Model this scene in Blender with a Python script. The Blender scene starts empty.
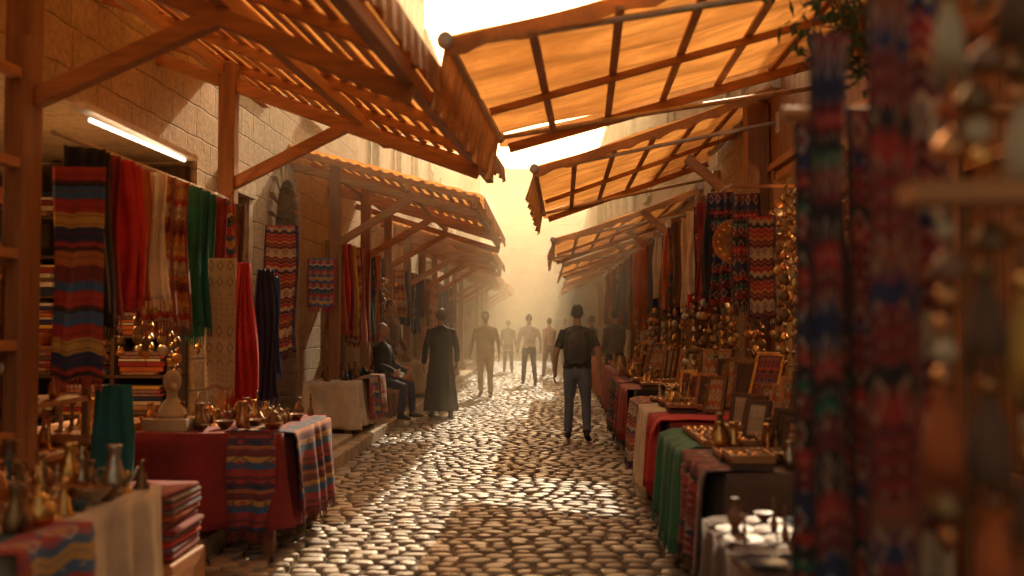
import bpy, math, random
from mathutils import Vector, Matrix
from mathutils.bvhtree import BVHTree
R=random.Random(7)
sc=bpy.context.scene
# ---------------------------------------------------------------- materials
def newmat(name):
    m=bpy.data.materials.new(name); m.use_nodes=True
    nt=m.node_tree; nt.nodes.clear()
    out=nt.nodes.new('ShaderNodeOutputMaterial'); b=nt.nodes.new('ShaderNodeBsdfPrincipled')
    nt.links.new(b.outputs[0],out.inputs[0])
    return m,nt,b,out
def math_(nt,op,a,b=None,c=None):
    n=nt.nodes.new('ShaderNodeMath'); n.operation=op
    for i,v in enumerate((a,b,c)):
        if v is None: continue
        if isinstance(v,(int,float)): n.inputs[i].default_value=v
        else: nt.links.new(v,n.inputs[i])
    return n.outputs[0]
def mixc(nt,f,a,b,mode='MIX'):
    n=nt.nodes.new('ShaderNodeMix'); n.data_type='RGBA'; n.blend_type=mode
    for i,v in ((0,f),(6,a),(7,b)):
        if isinstance(v,(int,float)): n.inputs[i].default_value=v
        elif isinstance(v,tuple): n.inputs[i].default_value=(*v[:3],1)
        else: nt.links.new(v,n.inputs[i])
    return n.outputs[2]
def bump(nt,b,h,strength=.3,dist=.01):
    n=nt.nodes.new('ShaderNodeBump'); n.inputs['Strength'].default_value=strength; n.inputs['Distance'].default_value=dist
    nt.links.new(h,n.inputs['Height']); nt.links.new(n.outputs[0],b.inputs['Normal'])
def noise(nt,scale,detail=4,vec=None,rough=.6):
    n=nt.nodes.new('ShaderNodeTexNoise'); n.inputs['Scale'].default_value=scale; n.inputs['Detail'].default_value=detail
    n.inputs['Roughness'].default_value=rough
    if vec is not None: nt.links.new(vec,n.inputs['Vector'])
    return n.outputs['Fac']
def mrange(nt,f,a,b,c=0,d=1):
    r=nt.nodes.new('ShaderNodeMapRange'); nt.links.new(f,r.inputs[0])
    for i,v in enumerate((a,b,c,d)): r.inputs[i+1].default_value=v
    return r.outputs[0]
def pos(nt):
    return nt.nodes.new('ShaderNodeNewGeometry').outputs['Position']
def simple(name,c,rough=.7,metal=0,var=.35,scale=9,bs=.3,bd=.006,emit=None):
    m,nt,b,o=newmat(name)
    p=pos(nt); f=noise(nt,scale,5,p)
    d=tuple(x*(1-var) for x in c); l=tuple(min(1,x*(1+var)) for x in c)
    nt.links.new(mixc(nt,mrange(nt,f,.3,.7),d,l),b.inputs['Base Color'])
    b.inputs['Roughness'].default_value=rough; b.inputs['Metallic'].default_value=metal
    bump(nt,b,noise(nt,scale*6,3,p),bs,bd)
    return m
def wood(name,c,axis='Y',rough=.6):
    m,nt,b,o=newmat(name)
    mp=nt.nodes.new('ShaderNodeMapping'); nt.links.new(pos(nt),mp.inputs[0])
    s={'X':(1.2,14,14),'Y':(14,1.2,14),'Z':(14,14,1.2)}[axis]; mp.inputs['Scale'].default_value=s
    f=noise(nt,1.6,6,mp.outputs[0]); f2=noise(nt,1.3,3,pos(nt))
    col=mixc(nt,mrange(nt,f,.3,.7),tuple(x*.45 for x in c),tuple(min(1,x*1.4) for x in c))
    col=mixc(nt,f2,col,tuple(x*.7 for x in c))
    nt.links.new(col,b.inputs['Base Color']); b.inputs['Roughness'].default_value=rough
    bump(nt,b,f,.5,.008); return m
def stone(name,c,bw=.62,bh=.3,axis='Y',rough=.9):
    m,nt,b,o=newmat(name)
    p=pos(nt); s=nt.nodes.new('ShaderNodeSeparateXYZ'); nt.links.new(p,s.inputs[0])
    cm=nt.nodes.new('ShaderNodeCombineXYZ'); nt.links.new(s.outputs['Y' if axis=='Y' else 'X'],cm.inputs[0]); nt.links.new(s.outputs['Z'],cm.inputs[1])
    nf=nt.nodes.new('ShaderNodeTexNoise'); nf.inputs['Scale'].default_value=3.5; nf.inputs['Detail'].default_value=4; nt.links.new(p,nf.inputs['Vector'])
    ad=nt.nodes.new('ShaderNodeVectorMath'); ad.operation='MULTIPLY_ADD'; nt.links.new(nf.outputs['Color'],ad.inputs[0]); ad.inputs[1].default_value=(.06,.05,0); nt.links.new(cm.outputs[0],ad.inputs[2])
    br=nt.nodes.new('ShaderNodeTexBrick'); nt.links.new(ad.outputs[0],br.inputs['Vector'])
    br.offset=.37; br.squash=.7; br.squash_frequency=3
    br.inputs['Scale'].default_value=1; br.inputs['Brick Width'].default_value=bw; br.inputs['Row Height'].default_value=bh
    br.inputs['Mortar Size'].default_value=.012; br.inputs['Mortar Smooth'].default_value=.8; br.inputs['Bias'].default_value=0
    br.inputs['Color1'].default_value=(*[x*.75 for x in c],1); br.inputs['Color2'].default_value=(*[min(1,x*1.15) for x in c],1); br.inputs['Mortar'].default_value=(*[x*.6 for x in c],1)
    n1=noise(nt,1.1,7,p,.7); n2=noise(nt,16,6,p,.75)
    col=mixc(nt,mrange(nt,n1,.35,.72),br.outputs['Color'],tuple(x*.5 for x in c))
    col2=mixc(nt,.5,col,mixc(nt,mrange(nt,n2,.3,.7),tuple(x*.45 for x in c),tuple(min(1,x*1.4) for x in c)))
    nt.links.new(col2,b.inputs['Base Color']); b.inputs['Roughness'].default_value=rough
    h=math_(nt,'SUBTRACT',n2,math_(nt,'MULTIPLY',br.outputs['Fac'],.8))
    bump(nt,b,h,.9,.03); return m
def kilim(name,cols,freq=1.0,dia=(4,4),dcol=None,zig=.04,rough=.9,weave=160,border=None):
    m,nt,b,o=newmat(name)
    uv=nt.nodes.new('ShaderNodeUVMap')
    wn=nt.nodes.new('ShaderNodeTexNoise'); wn.inputs['Scale'].default_value=9; nt.links.new(uv.outputs[0],wn.inputs['Vector'])
    wa=nt.nodes.new('ShaderNodeVectorMath'); wa.operation='MULTIPLY_ADD'; nt.links.new(wn.outputs['Color'],wa.inputs[0]); wa.inputs[1].default_value=(.03,.012,0); nt.links.new(uv.outputs[0],wa.inputs[2])
    s=nt.nodes.new('ShaderNodeSeparateXYZ'); nt.links.new(wa.outputs[0],s.inputs[0])
    u,v=s.outputs[0],s.outputs[1]
    z=math_(nt,'PINGPONG',math_(nt,'MULTIPLY',u,dia[0]*2),1.0)
    vv=math_(nt,'FRACT',math_(nt,'MULTIPLY',math_(nt,'ADD',v,math_(nt,'MULTIPLY',z,zig)),freq))
    cr=nt.nodes.new('ShaderNodeValToRGB'); cr.color_ramp.interpolation='CONSTANT'
    e=cr.color_ramp.elements; n=len(cols); rr=random.Random(name)
    ps=[0]
    for i in range(n-1): ps.append(ps[-1]+rr.uniform(.4,1.6))
    tot=ps[-1]+1; ps=[q/tot for q in ps]
    e[0].position=0; e[0].color=(*cols[0],1); e[1].position=ps[1]; e[1].color=(*cols[1],1)
    for i in range(2,n):
        x=e.new(ps[i]); x.color=(*cols[i],1)
    nt.links.new(vv,cr.inputs[0]); col=cr.outputs[0]
    th=math_(nt,'LESS_THAN',math_(nt,'FRACT',math_(nt,'MULTIPLY',vv,n*1.37)),.16)
    col=mixc(nt,math_(nt,'MULTIPLY',th,.7),col,cols[-2])
    def dmask(fu,fv):
        a=math_(nt,'ABSOLUTE',math_(nt,'SUBTRACT',math_(nt,'FRACT',math_(nt,'MULTIPLY',u,fu)),.5))
        c=math_(nt,'ABSOLUTE',math_(nt,'SUBTRACT',math_(nt,'FRACT',math_(nt,'MULTIPLY',v,fv)),.5))
        return math_(nt,'ADD',a,c)
    if dcol:
        d=dmask(dia[0],dia[1]); ring=math_(nt,'LESS_THAN',math_(nt,'ABSOLUTE',math_(nt,'SUBTRACT',d,.3)),.06); core=math_(nt,'LESS_THAN',d,.12)
        sel=math_(nt,'LESS_THAN',math_(nt,'FRACT',math_(nt,'MULTIPLY',v,freq*1.9)),.55)
        col=mixc(nt,math_(nt,'MULTIPLY',math_(nt,'MULTIPLY',ring,.75),sel),col,dcol); col=mixc(nt,math_(nt,'MULTIPLY',math_(nt,'MULTIPLY',core,.9),sel),col,cols[-1])
        d2=dmask(dia[0]*2,dia[1]*3); dots=math_(nt,'LESS_THAN',d2,.2); inv=math_(nt,'SUBTRACT',1.0,sel)
        col=mixc(nt,math_(nt,'MULTIPLY',math_(nt,'MULTIPLY',dots,.6),inv),col,dcol)
    if border:
        e_=math_(nt,'GREATER_THAN',math_(nt,'ABSOLUTE',math_(nt,'SUBTRACT',math_(nt,'FRACT',u),.5)),.42)
        col=mixc(nt,math_(nt,'MULTIPLY',e_,.85),col,border)
    f=noise(nt,7,4,pos(nt)); col=mixc(nt,math_(nt,'MULTIPLY',f,.4),col,(.04,.025,.018))
    nt.links.new(col,b.inputs['Base Color']); b.inputs['Roughness'].default_value=rough
    b.inputs['Sheen Weight'].default_value=.1
    w=noise(nt,weave,2,pos(nt)); bump(nt,b,w,.6,.005); return m
def transl(m,nt,b,o,col,trans):
    t=nt.nodes.new('ShaderNodeBsdfTranslucent'); mx=nt.nodes.new('ShaderNodeMixShader'); mx.inputs[0].default_value=trans
    nt.links.new(col,t.inputs[0]); nt.links.new(b.outputs[0],mx.inputs[1]); nt.links.new(t.outputs[0],mx.inputs[2]); nt.links.new(mx.outputs[0],o.inputs[0])
def cloth(name,c,trans=.0,rough=.85):
    m=simple(name,c,rough,0,.25,4,.4,.004)
    nt=m.node_tree; b=[n for n in nt.nodes if n.type=='BSDF_PRINCIPLED'][0]
    b.inputs['Sheen Weight'].default_value=.1
    if trans>0:
        o=[n for n in nt.nodes if n.type=='OUTPUT_MATERIAL'][0]; transl(m,nt,b,o,b.inputs['Base Color'].links[0].from_socket,trans)
    return m
def awnmat(name,c,trans=.6,sc_=(.8,5,.8)):
    m,nt,b,o=newmat(name)
    p=pos(nt); mp=nt.nodes.new('ShaderNodeMapping'); nt.links.new(p,mp.inputs[0]); mp.inputs['Scale'].default_value=sc_
    f=noise(nt,1.8,6,mp.outputs[0],.7); f2=noise(nt,1.4,6,p,.65)
    col=mixc(nt,mrange(nt,f,.32,.68),tuple(x*.5 for x in c),tuple(min(1,x*1.25) for x in c))
    col=mixc(nt,mrange(nt,f2,.42,.72),col,(c[0]*.52,c[1]*.46,c[2]*.4))
    nt.links.new(col,b.inputs['Base Color']); b.inputs['Roughness'].default_value=.8
    transl(m,nt,b,o,col,trans)
    bump(nt,b,f,.4,.02); return m
def emis(name,c,s):
    m,nt,b,o=newmat(name); b.inputs['Base Color'].default_value=(*c,1)
    b.inputs['Emission Color'].default_value=(*c,1); b.inputs['Emission Strength'].default_value=s; return m

M={}
M['stoneL']=stone('limestone_left',(.54,.38,.22)); M['stoneR']=stone('limestone_right',(.54,.38,.22),.5,.28)
M['stoneF']=stone('limestone_far',(.55,.42,.28),.7,.35,'X')
M['stoneB']=simple('carved_stone',(.44,.34,.22),.85,0,.35,6,.7,.02)
M['plaster']=simple('old_plaster',(.47,.34,.2),.9,0,.4,1.5,.5,.02)
M['woodY']=wood('timber_y',(.52,.22,.075),'Y'); M['woodX']=wood('timber_x',(.52,.22,.075),'X'); M['woodZ']=wood('timber_z',(.33,.14,.05),'Z')
M['lath']=wood('lath_y',(.66,.30,.10),'Y')
M['dark']=wood('dark_wood',(.09,.045,.02),'Z'); M['darkX']=wood('dark_wood_x',(.12,.06,.03),'X')
M['black']=simple('panel_black',(.02,.015,.012),.8)  # near-black for the panels that close the back of doors and windows
M['awn']=awnmat('awning_canvas',(.82,.37,.10),.6); M['awn2']=awnmat('roof_canvas',(.90,.42,.12),.68,(3,1,3))
M['val']=awnmat('valance_canvas',(.68,.34,.13),.5)
M['tin']=simple('painted_metal',(.55,.42,.3),.45,.1,.2,12)
M['brass']=simple('brass',(.68,.41,.13),.27,1,.35,25); M['copper']=simple('copper',(.5,.24,.10),.32,1,.35,25)
M['bronze']=simple('aged_bronze',(.22,.13,.06),.42,.8,.4,25); M['silver']=simple('tarnished_silver',(.46,.4,.31),.32,1,.35,25)
M['glassy']=simple('glazed_ceramic',(.05,.09,.13),.15,0,.4,20); M['clay']=simple('glazed_clay',(.22,.10,.05),.5,0,.4,20)
M['cream']=cloth('cream_cloth',(.68,.57,.42),.15); M['linen']=cloth('linen_cloth',(.5,.4,.26),.1)
M['red']=cloth('red_cloth',(.52,.02,.02),.15); M['dred']=cloth('dark_red_cloth',(.23,.02,.018)); M['rust']=cloth('rust_cloth',(.47,.11,.025),.15)
M['green']=cloth('green_cloth',(.015,.15,.085),.05); M['teal']=cloth('teal_cloth',(.01,.13,.15),.05); M['navy']=cloth('navy_cloth',(.018,.022,.075))
M['blue']=cloth('blue_cloth',(.035,.08,.26)); M['blk']=cloth('black_cloth',(.014,.014,.016)); M['choc']=cloth('brown_cloth',(.12,.06,.035))
M['gold']=cloth('gold_cloth',(.6,.33,.07),.1); M['pink']=cloth('rose_cloth',(.45,.18,.13),.1)
c_n=(.02,.035,.11);c_r=(.42,.035,.025);c_c=(.57,.45,.3);c_o=(.5,.16,.03);c_b=(.04,.13,.3);c_k=(.02,.017,.02);c_g=(.02,.13,.08);c_y=(.6,.34,.07);c_m=(.18,.025,.028)
M['k1']=kilim('kilim_striped',[c_r,c_k,c_b,c_r,c_y,c_n,c_r,c_k,c_o,c_m,c_b],1.5,(3,9),None,.006)
M['k2']=kilim('kilim_tribal',[c_m,c_n,c_m,c_r,c_k,c_g,c_m,c_k,c_r],1.9,(4,8),c_c,.02,border=c_k)
M['k3']=kilim('kilim_dark',[c_m,(.24,.09,.05),c_n,c_m,c_k,c_r,c_m],2.3,(3,8),(.48,.31,.2),.03,border=c_k)
M['k4']=kilim('kilim_gold',[c_o,c_y,c_r,c_c,c_o,c_m],2.6,(4,12),c_k,.02,border=c_m)
M['k5']=kilim('kilim_blue',[c_b,c_r,c_c,c_n,c_g,c_r,c_b,c_y],2.6,(4,10),c_c,.03,border=c_r)
M['k6']=kilim('embroidered_linen',[c_c,(.5,.38,.24),c_c],1.0,(3,8),(.16,.09,.05),.0)
M['k7']=kilim('plaid_throw',[c_m,c_r,c_n,c_o,c_m,c_y,c_b,c_r],2.8,(3,6),(.16,.03,.02),.0)
M['k8']=kilim('kilim_rose',[c_r,c_c,c_n,c_r,c_o,c_m,c_c,c_m],2.4,(4,9),c_n,.025,border=c_n)
M['neon']=emis('tube_light',(1,.85,.62),5); M['bulb']=emis('warm_bulb',(1,.5,.16),14)
M['paper']=kilim('miniature_print',[c_y,c_c,c_o,c_c],2,(3,3),c_k,.1)
M['leaf']=cloth('leaf',(.09,.11,.03),.4)
# ---------------------------------------------------------------- mesh builder
class MB:
    def __init__(s): s.v=[];s.f=[];s.m=[];s.uv=[];s.sm=[];s.mats=[]
    def mi(s,k):
        if k not in s.mats: s.mats.append(k)
        return s.mats.index(k)
    def face(s,idx,k,sm=False): s.f.append(tuple(idx)); s.m.append(s.mi(k)); s.sm.append(sm)
    def vert(s,p,uv=(0,0)): s.v.append(tuple(p)); s.uv.append(uv); return len(s.v)-1
    def box(s,c,d,k,rot=None):
        c=Vector(c); hx,hy,hz=d[0]/2,d[1]/2,d[2]/2; o=len(s.v)
        for x,y,z in ((-1,-1,-1),(1,-1,-1),(1,1,-1),(-1,1,-1),(-1,-1,1),(1,-1,1),(1,1,1),(-1,1,1)):
            p=Vector((x*hx,y*hy,z*hz))
            if rot is not None: p=rot@p
            s.vert(c+p,((x+1)/2+(y+1)*.1,(z+1)/2))
        for q in ((0,3,2,1),(4,5,6,7),(0,1,5,4),(1,2,6,5),(2,3,7,6),(3,0,4,7)): s.face([o+i for i in q],k)
    def bb(s,x0,x1,y0,y1,z0,z1,k): s.box(((x0+x1)/2,(y0+y1)/2,(z0+z1)/2),(abs(x1-x0),abs(y1-y0),abs(z1-z0)),k)
    def beam(s,a,b,w,h,k,up=(0,0,1)):
        a=Vector(a);b=Vector(b);d=(b-a);L=d.length;d.normalize(); u=Vector(up)
        if abs(d.dot(u))>.98: u=Vector((1,0,0))
        x=d.cross(u).normalized(); z=x.cross(d).normalized()
        rot=Matrix((x,d,z)).transposed()
        s.box((a+b)/2,(w,L,h),k,rot)
    def tube(s,pts,rad,k,n=8,cap=True,sm=True,ref=(1,0,0)):
        pts=[Vector(p) for p in pts]; rings=[]
        for i,p in enumerate(pts):
            t=(pts[min(i+1,len(pts)-1)]-pts[max(i-1,0)]).normalized()
            rf=Vector(ref)
            if abs(t.dot(rf))>.95: rf=Vector((0,1,0)) if abs(t.y)<.9 else Vector((0,0,1))
            x=(rf-t*t.dot(rf)).normalized(); y=t.cross(x)
            r=rad[i] if isinstance(rad,(list,tuple)) else rad
            rx,ry=(r if isinstance(r,(list,tuple)) else (r,r))
            rings.append([s.vert(p+x*rx*math.cos(2*math.pi*j/n)+y*ry*math.sin(2*math.pi*j/n),(j/n,i)) for j in range(n)])
        for a,b in zip(rings,rings[1:]):
            for j in range(n): s.face((a[j],a[(j+1)%n],b[(j+1)%n],b[j]),k,sm)
        if cap: s.face(rings[0][::-1],k); s.face(rings[-1],k)
    def lathe(s,prof,c,k,n=12,sc=1,tilt=None):
        c=Vector(c); rings=[]
        for r,z in prof:
            ring=[]
            for j in range(n):
                p=Vector((r*math.cos(2*math.pi*j/n),r*math.sin(2*math.pi*j/n),z))*sc
                if tilt is not None: p=tilt@p
                ring.append(s.vert(c+p,(j/n,z)))
            rings.append(ring)
        for a,b in zip(rings,rings[1:]):
            for j in range(n): s.face((a[j],a[(j+1)%n],b[(j+1)%n],b[j]),k,True)
        s.face(rings[0][::-1],k,True); s.face(rings[-1],k,True)
    def ell(s,c,r,k,n=12,m=8):
        prof=[(max(1e-4,math.sin(math.pi*i/m)),-math.cos(math.pi*i/m)) for i in range(m+1)]
        c=Vector(c);rings=[]
        for a,z in prof: rings.append([s.vert((c.x+a*r[0]*math.cos(2*math.pi*j/n),c.y+a*r[1]*math.sin(2*math.pi*j/n),c.z+z*r[2])) for j in range(n)])
        for a,b in zip(rings,rings[1:]):
            for j in range(n): s.face((a[j],a[(j+1)%n],b[(j+1)%n],b[j]),k,True)
        s.face(rings[0][::-1],k,True); s.face(rings[-1],k,True)
    def grid(s,fn,nu,nv,k,uvs=(1,1),sm=True):
        o=len(s.v)
        for j in range(nv+1):
            for i in range(nu+1):
                u,v=i/nu,j/nv; s.vert(fn(u,v),(u*uvs[0],v*uvs[1]))
        for j in range(nv):
            for i in range(nu):
                a=o+j*(nu+1)+i; s.face((a,a+1,a+nu+2,a+nu+1),k,sm)
    def done(s,name,solid=0,bevel=0,parent=None):
        me=bpy.data.meshes.new(name); me.from_pydata(s.v,[],s.f)
        for k in s.mats: me.materials.append(M[k])
        me.polygons.foreach_set('material_index',s.m); me.polygons.foreach_set('use_smooth',s.sm)
        ul=me.uv_layers.new(name='UVMap'); li=[0]*len(me.loops); me.loops.foreach_get('vertex_index',li)
        fl=[]
        for i in li: fl.extend(s.uv[i])
        ul.data.foreach_set('uv',fl); me.update()
        ob=bpy.data.objects.new(name,me); sc.collection.objects.link(ob)
        if solid:
            q=ob.modifiers.new('s','SOLIDIFY'); q.thickness=solid; q.offset=0
        if bevel:
            q=ob.modifiers.new('b','BEVEL'); q.width=bevel; q.segments=2; q.limit_method='ANGLE'
        if parent: ob.parent=parent
        return ob
# ---------------------------------------------------------------- ground + cobbles
M['soil']=simple('joint_soil',(.085,.062,.042),.95,0,.4,8,.6,.02)
g=MB(); g.grid(lambda u,v:(-200+400*u,-100+500*v,-.012),2,2,'soil',sm=False); g.done('ground')
def cobmat():
    m,nt,b,o=newmat('cobblestone')
    a=nt.nodes.new('ShaderNodeUVMap'); s=nt.nodes.new('ShaderNodeSeparateXYZ'); nt.links.new(a.outputs[0],s.inputs[0])
    col=mixc(nt,s.outputs[0],(.22,.18,.135),(.50,.42,.32))
    f=noise(nt,30,5,pos(nt)); col=mixc(nt,math_(nt,'MULTIPLY',f,.5),col,(.18,.145,.105))
    f3=noise(nt,.9,4,pos(nt)); col=mixc(nt,mrange(nt,f3,.45,.75,0,.45),col,(.16,.125,.09))
    nt.links.new(col,b.inputs['Base Color'])
    nt.links.new(mrange(nt,s.outputs[1],0,1,.40,.68),b.inputs['Roughness'])
    bump(nt,b,noise(nt,40,5,pos(nt)),.6,.012); return m
M['cob']=cobmat()
g=MB(); y=2.0
XL,XR=-2.17,2.28
while y<52:
    d=R.uniform(.11,.145); x=XL+R.uniform(-.1,.05)
    while x<XR:
        w=R.uniform(.11,.21)
        if x+w>XR+.1: break
        cx=x+w/2; cy=y+d/2+R.uniform(-.014,.014)+.02*math.sin(x*2+y); a,b_=w/2-.007,d/2-.004
        a*=R.uniform(.88,1.03); b_*=R.uniform(.86,1.06); th=R.uniform(-.18,.18); hz=R.uniform(-.006,.006)+.014*math.sin(cx*1.3+cy*.7)
        tx,ty=R.uniform(-.07,.07),R.uniform(-.07,.07); n=10 if y<12 else 8
        jit=[R.uniform(.87,1.1) for _ in range(n)]; uv=(R.random(),R.random())
        rings=[]
        for sc_,z in ((1.0,-.035),(.98,.0),(.90,.011),(.6,.016)):
            rg=[]
            for j in range(n):
                t=2*math.pi*(j+.5)/n; ct,st=math.cos(t),math.sin(t); e=.62
                px=math.copysign(abs(ct)**e,ct)*a*sc_*jit[j]; py=math.copysign(abs(st)**e,st)*b_*sc_*jit[j]
                rg.append(g.vert((cx+px*math.cos(th)-py*math.sin(th),cy+px*math.sin(th)+py*math.cos(th),z+hz+px*tx+py*ty),uv))
            rings.append(rg)
        for p,q in zip(rings,rings[1:]):
            for j in range(n): g.face((p[j],p[(j+1)%n],q[(j+1)%n],q[j]),'cob',True)
        g.face(rings[-1],'cob',True)
        x+=w
    y+=d*.97
g.done('cobblestone_street')
g=MB(); g.bb(-3.3,-2.42,2,52,-.05,.125,'stoneB')
y=2.0
while y<52:
    L=R.uniform(.6,1.0); g.box((-2.29+R.uniform(-.01,.01),y+L/2,.055+R.uniform(-.006,.006)),(.25,L-.015,.17),'stoneB'); y+=L
g.done('pavement_kerb',bevel=.012)
g=MB()
g.bb(-3.25,-2.62,9.9,12.0,.125,.26,'stoneB'); g.bb(-2.62,-2.3,10.1,11.9,.13,.20,'stoneB'); g.bb(-3.25,-2.5,14.4,18,.125,.24,'stoneB')
g.done('stone_step',bevel=.015)
# ---------------------------------------------------------------- buildings
def cut_building(name,x0,x1,y0,y1,h,mat,face,openings,frame='woodZ'):
    par=bpy.data.objects.new(name,None); sc.collection.objects.link(par)
    g=MB(); g.bb(x0,x1,y0,y1,-.05,h,mat); ob=g.done('walls',parent=par)
    fx=x1 if face=='R' else x0; dr=-1 if face=='R' else 1
    c=MB(); t=MB()
    for (yc,w,z0,z1,arch) in openings:
        dep=.35
        pr=[(-w/2,z0),(w/2,z0)]
        if arch:
            zc=z1-w/2
            for i in range(13):
                a=math.pi*i/12; pr.append((math.cos(a)*w/2,zc+math.sin(a)*w/2))
        else: pr+= [(w/2,z1),(-w/2,z1)]
        xa,xb=fx-dr*.1,fx+dr*dep; o=len(c.v); n=len(pr)
        for xx in (xa,xb):
            for p in pr: c.vert((xx,yc+p[0],p[1]))
        q1=list(range(o,o+n)); q2=list(range(o+n,o+2*n))
        c.face(q1,mat); c.face(q2[::-1],mat)
        for i in range(n): c.face((q1[i],q2[i],q2[(i+1)%n],q1[(i+1)%n]),mat)
        xi=fx+dr*(dep-.04)
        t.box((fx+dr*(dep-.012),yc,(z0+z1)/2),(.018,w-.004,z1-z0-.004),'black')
        hh=z1-z0-(w/2 if arch else 0)
        for yy in (-w/2+.05,0,w/2-.05): t.box((xi,yc+yy,z0+hh/2),(.05,.07,hh-.01),frame)
        for k in range(4): t.box((xi,yc,z0+.04+k*(hh-.08)/3),(.045,w-.02,.06),frame)
        for sgn in (-1,1): t.box((fx-dr*.02,yc+sgn*(w/2+.07),z0+hh/2),(.05,.14,hh),'stoneB')
        if arch:
            for i in range(9):
                a=math.pi*(i+.5)/9; rr=w/2+.08
                t.box((fx-dr*.025,yc+math.cos(a)*rr,zc+math.sin(a)*rr),(.06,.15,.2),'stoneB',Matrix.Rotation(a-math.pi/2,3,'X'))
        else: t.box((fx-dr*.03,yc,z1+.09),(.07,w+.36,.18),'stoneB')
        if z0>.4: t.box((fx-dr*.04,yc,z0-.05),(.12,w+.3,.09),'stoneB')
    if openings:
        co=c.done('cut'); md=ob.modifiers.new('b','BOOLEAN'); md.object=co; md.solver='EXACT'
        dg=bpy.context.evaluated_depsgraph_get(); me=bpy.data.meshes.new_from_object(ob.evaluated_get(dg)); ob.modifiers.clear(); ob.data=me
        bpy.data.objects.remove(co); t.done('openings',parent=par,bevel=.006)
    k=MB(); k.bb(x0-.1,x1+.1,y0+.01,y1-.01,h,h+.16,'stoneB'); k.done('cornice',parent=par,bevel=.02)
    return par
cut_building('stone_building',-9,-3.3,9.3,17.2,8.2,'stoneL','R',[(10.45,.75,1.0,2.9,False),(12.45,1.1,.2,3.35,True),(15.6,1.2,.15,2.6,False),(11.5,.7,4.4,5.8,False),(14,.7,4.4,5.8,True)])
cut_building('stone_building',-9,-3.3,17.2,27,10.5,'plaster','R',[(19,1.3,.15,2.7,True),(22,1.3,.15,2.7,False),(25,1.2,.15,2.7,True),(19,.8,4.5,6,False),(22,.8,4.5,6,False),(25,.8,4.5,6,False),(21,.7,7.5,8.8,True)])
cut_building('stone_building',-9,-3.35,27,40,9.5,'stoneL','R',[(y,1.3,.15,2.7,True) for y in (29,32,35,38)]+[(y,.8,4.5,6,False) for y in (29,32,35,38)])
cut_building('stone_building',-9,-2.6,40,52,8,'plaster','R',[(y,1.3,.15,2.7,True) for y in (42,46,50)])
sh=bpy.data.objects.new('textile_shop',None); sc.collection.objects.link(sh)
g=MB()
g.bb(-9,-5.0,-2,9.3,-.05,3.05,'plaster'); g.bb(-9,-3.3,-2,9.299,3.05,8.0,'stoneL'); g.bb(-5.0,-3.25,-2,3.0,-.05,3.05,'plaster')
g.bb(-5.0,-3.3,3,9.29,-.05,.12,'stoneB'); g.done('walls',parent=sh)
g=MB()
for i in range(7):
    z=.3+i*.36; g.bb(-4.95,-3.36,8.85,9.25,z,z+.03,'dark')
for x in (-4.93,-4.4,-3.9,-3.38): g.bb(x-.02,x+.02,8.86,9.24,.12,2.85,'dark')
g.bb(-4.95,-3.36,9.25,9.285,.12,3.0,'dark')
for i in range(7):
    z=.33+i*.36
    for x in (-4.66,-4.15,-3.64):
        hh=0
        if i in (5,) : continue
        while hh<.26:
            t=R.uniform(.025,.05); kk=R.choice(['dred','rust','cream','navy','gold','k5','choc','linen','k4'])
            g.box((x+R.uniform(-.02,.02),9.0,z+hh+t/2),(.4+R.uniform(-.05,.03),.28,t-.004),kk); hh+=t
            if R.random()<.1: break
for i in range(6):
    z=.5+i*.4; g.bb(-5.0,-4.7,3.2,8.7,z,z+.03,'dark')
    y=3.3
    while y<8.6:
        w=R.uniform(.2,.34); g.box((-4.82,y+w/2,z+.03+.1),(.22,w-.03,R.uniform(.1,.24)),R.choice(['dred','rust','navy','gold','k5','k4','choc','brass'])); y+=w
g.done('shelves',parent=sh,bevel=.006)
g=MB()
for y in (3.2,3.75,4.3,4.85): g.bb(-2.66,-2.58,y-.04,y+.04,.12,2.95,'woodZ')
for z in (.5,.95,1.4,1.85,2.3,2.75): g.bb(-2.65,-2.59,3.2,4.85,z-.025,z+.025,'woodY')
g.bb(-2.8,-2.5,3.0,4.9,.12,.45,'dark'); g.done('lattice_front',parent=sh,bevel=.005)
g=MB()
for z in (.75,1.05,1.35): g.bb(-3.1,-2.72,4.9,5.9,z,z+.03,'woodY')
for y in (4.92,5.88):
    for x in (-3.08,-2.74): g.bb(x-.02,x+.02,y-.02,y+.02,.12,1.8,'woodZ')
VASE=[(.03,0),(.045,.005),(.03,.02),(.05,.06),(.065,.10),(.05,.15),(.022,.19),(.02,.23),(.035,.25)]
POT=[(.04,0),(.06,.02),(.075,.06),(.065,.1),(.04,.12),(.045,.135),(.02,.15),(.008,.17),(.012,.18),(.004,.19)]
CAND=[(.045,0),(.045,.01),(.02,.02),(.012,.05),(.022,.08),(.01,.11),(.012,.16),(.03,.18),(.03,.19)]
BOWL=[(.03,0),(.035,.01),(.06,.04),(.08,.07),(.082,.075),(.03,.035)]
JUG=[(.035,0),(.055,.03),(.06,.08),(.04,.13),(.025,.18),(.03,.22),(.038,.24)]
BELL=[(.05,0),(.048,.01),(.034,.04),(.028,.08),(.012,.10),(.018,.12),(.008,.14),(.02,.16),(.004,.175)]
SLIM=[(.025,0),(.032,.03),(.026,.08),(.012,.12),(.010,.18),(.018,.2),(.006,.22),(.012,.24),(.002,.26)]
FORMS=[VASE,POT,CAND,BOWL,JUG,BELL,SLIM,SLIM]
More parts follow.
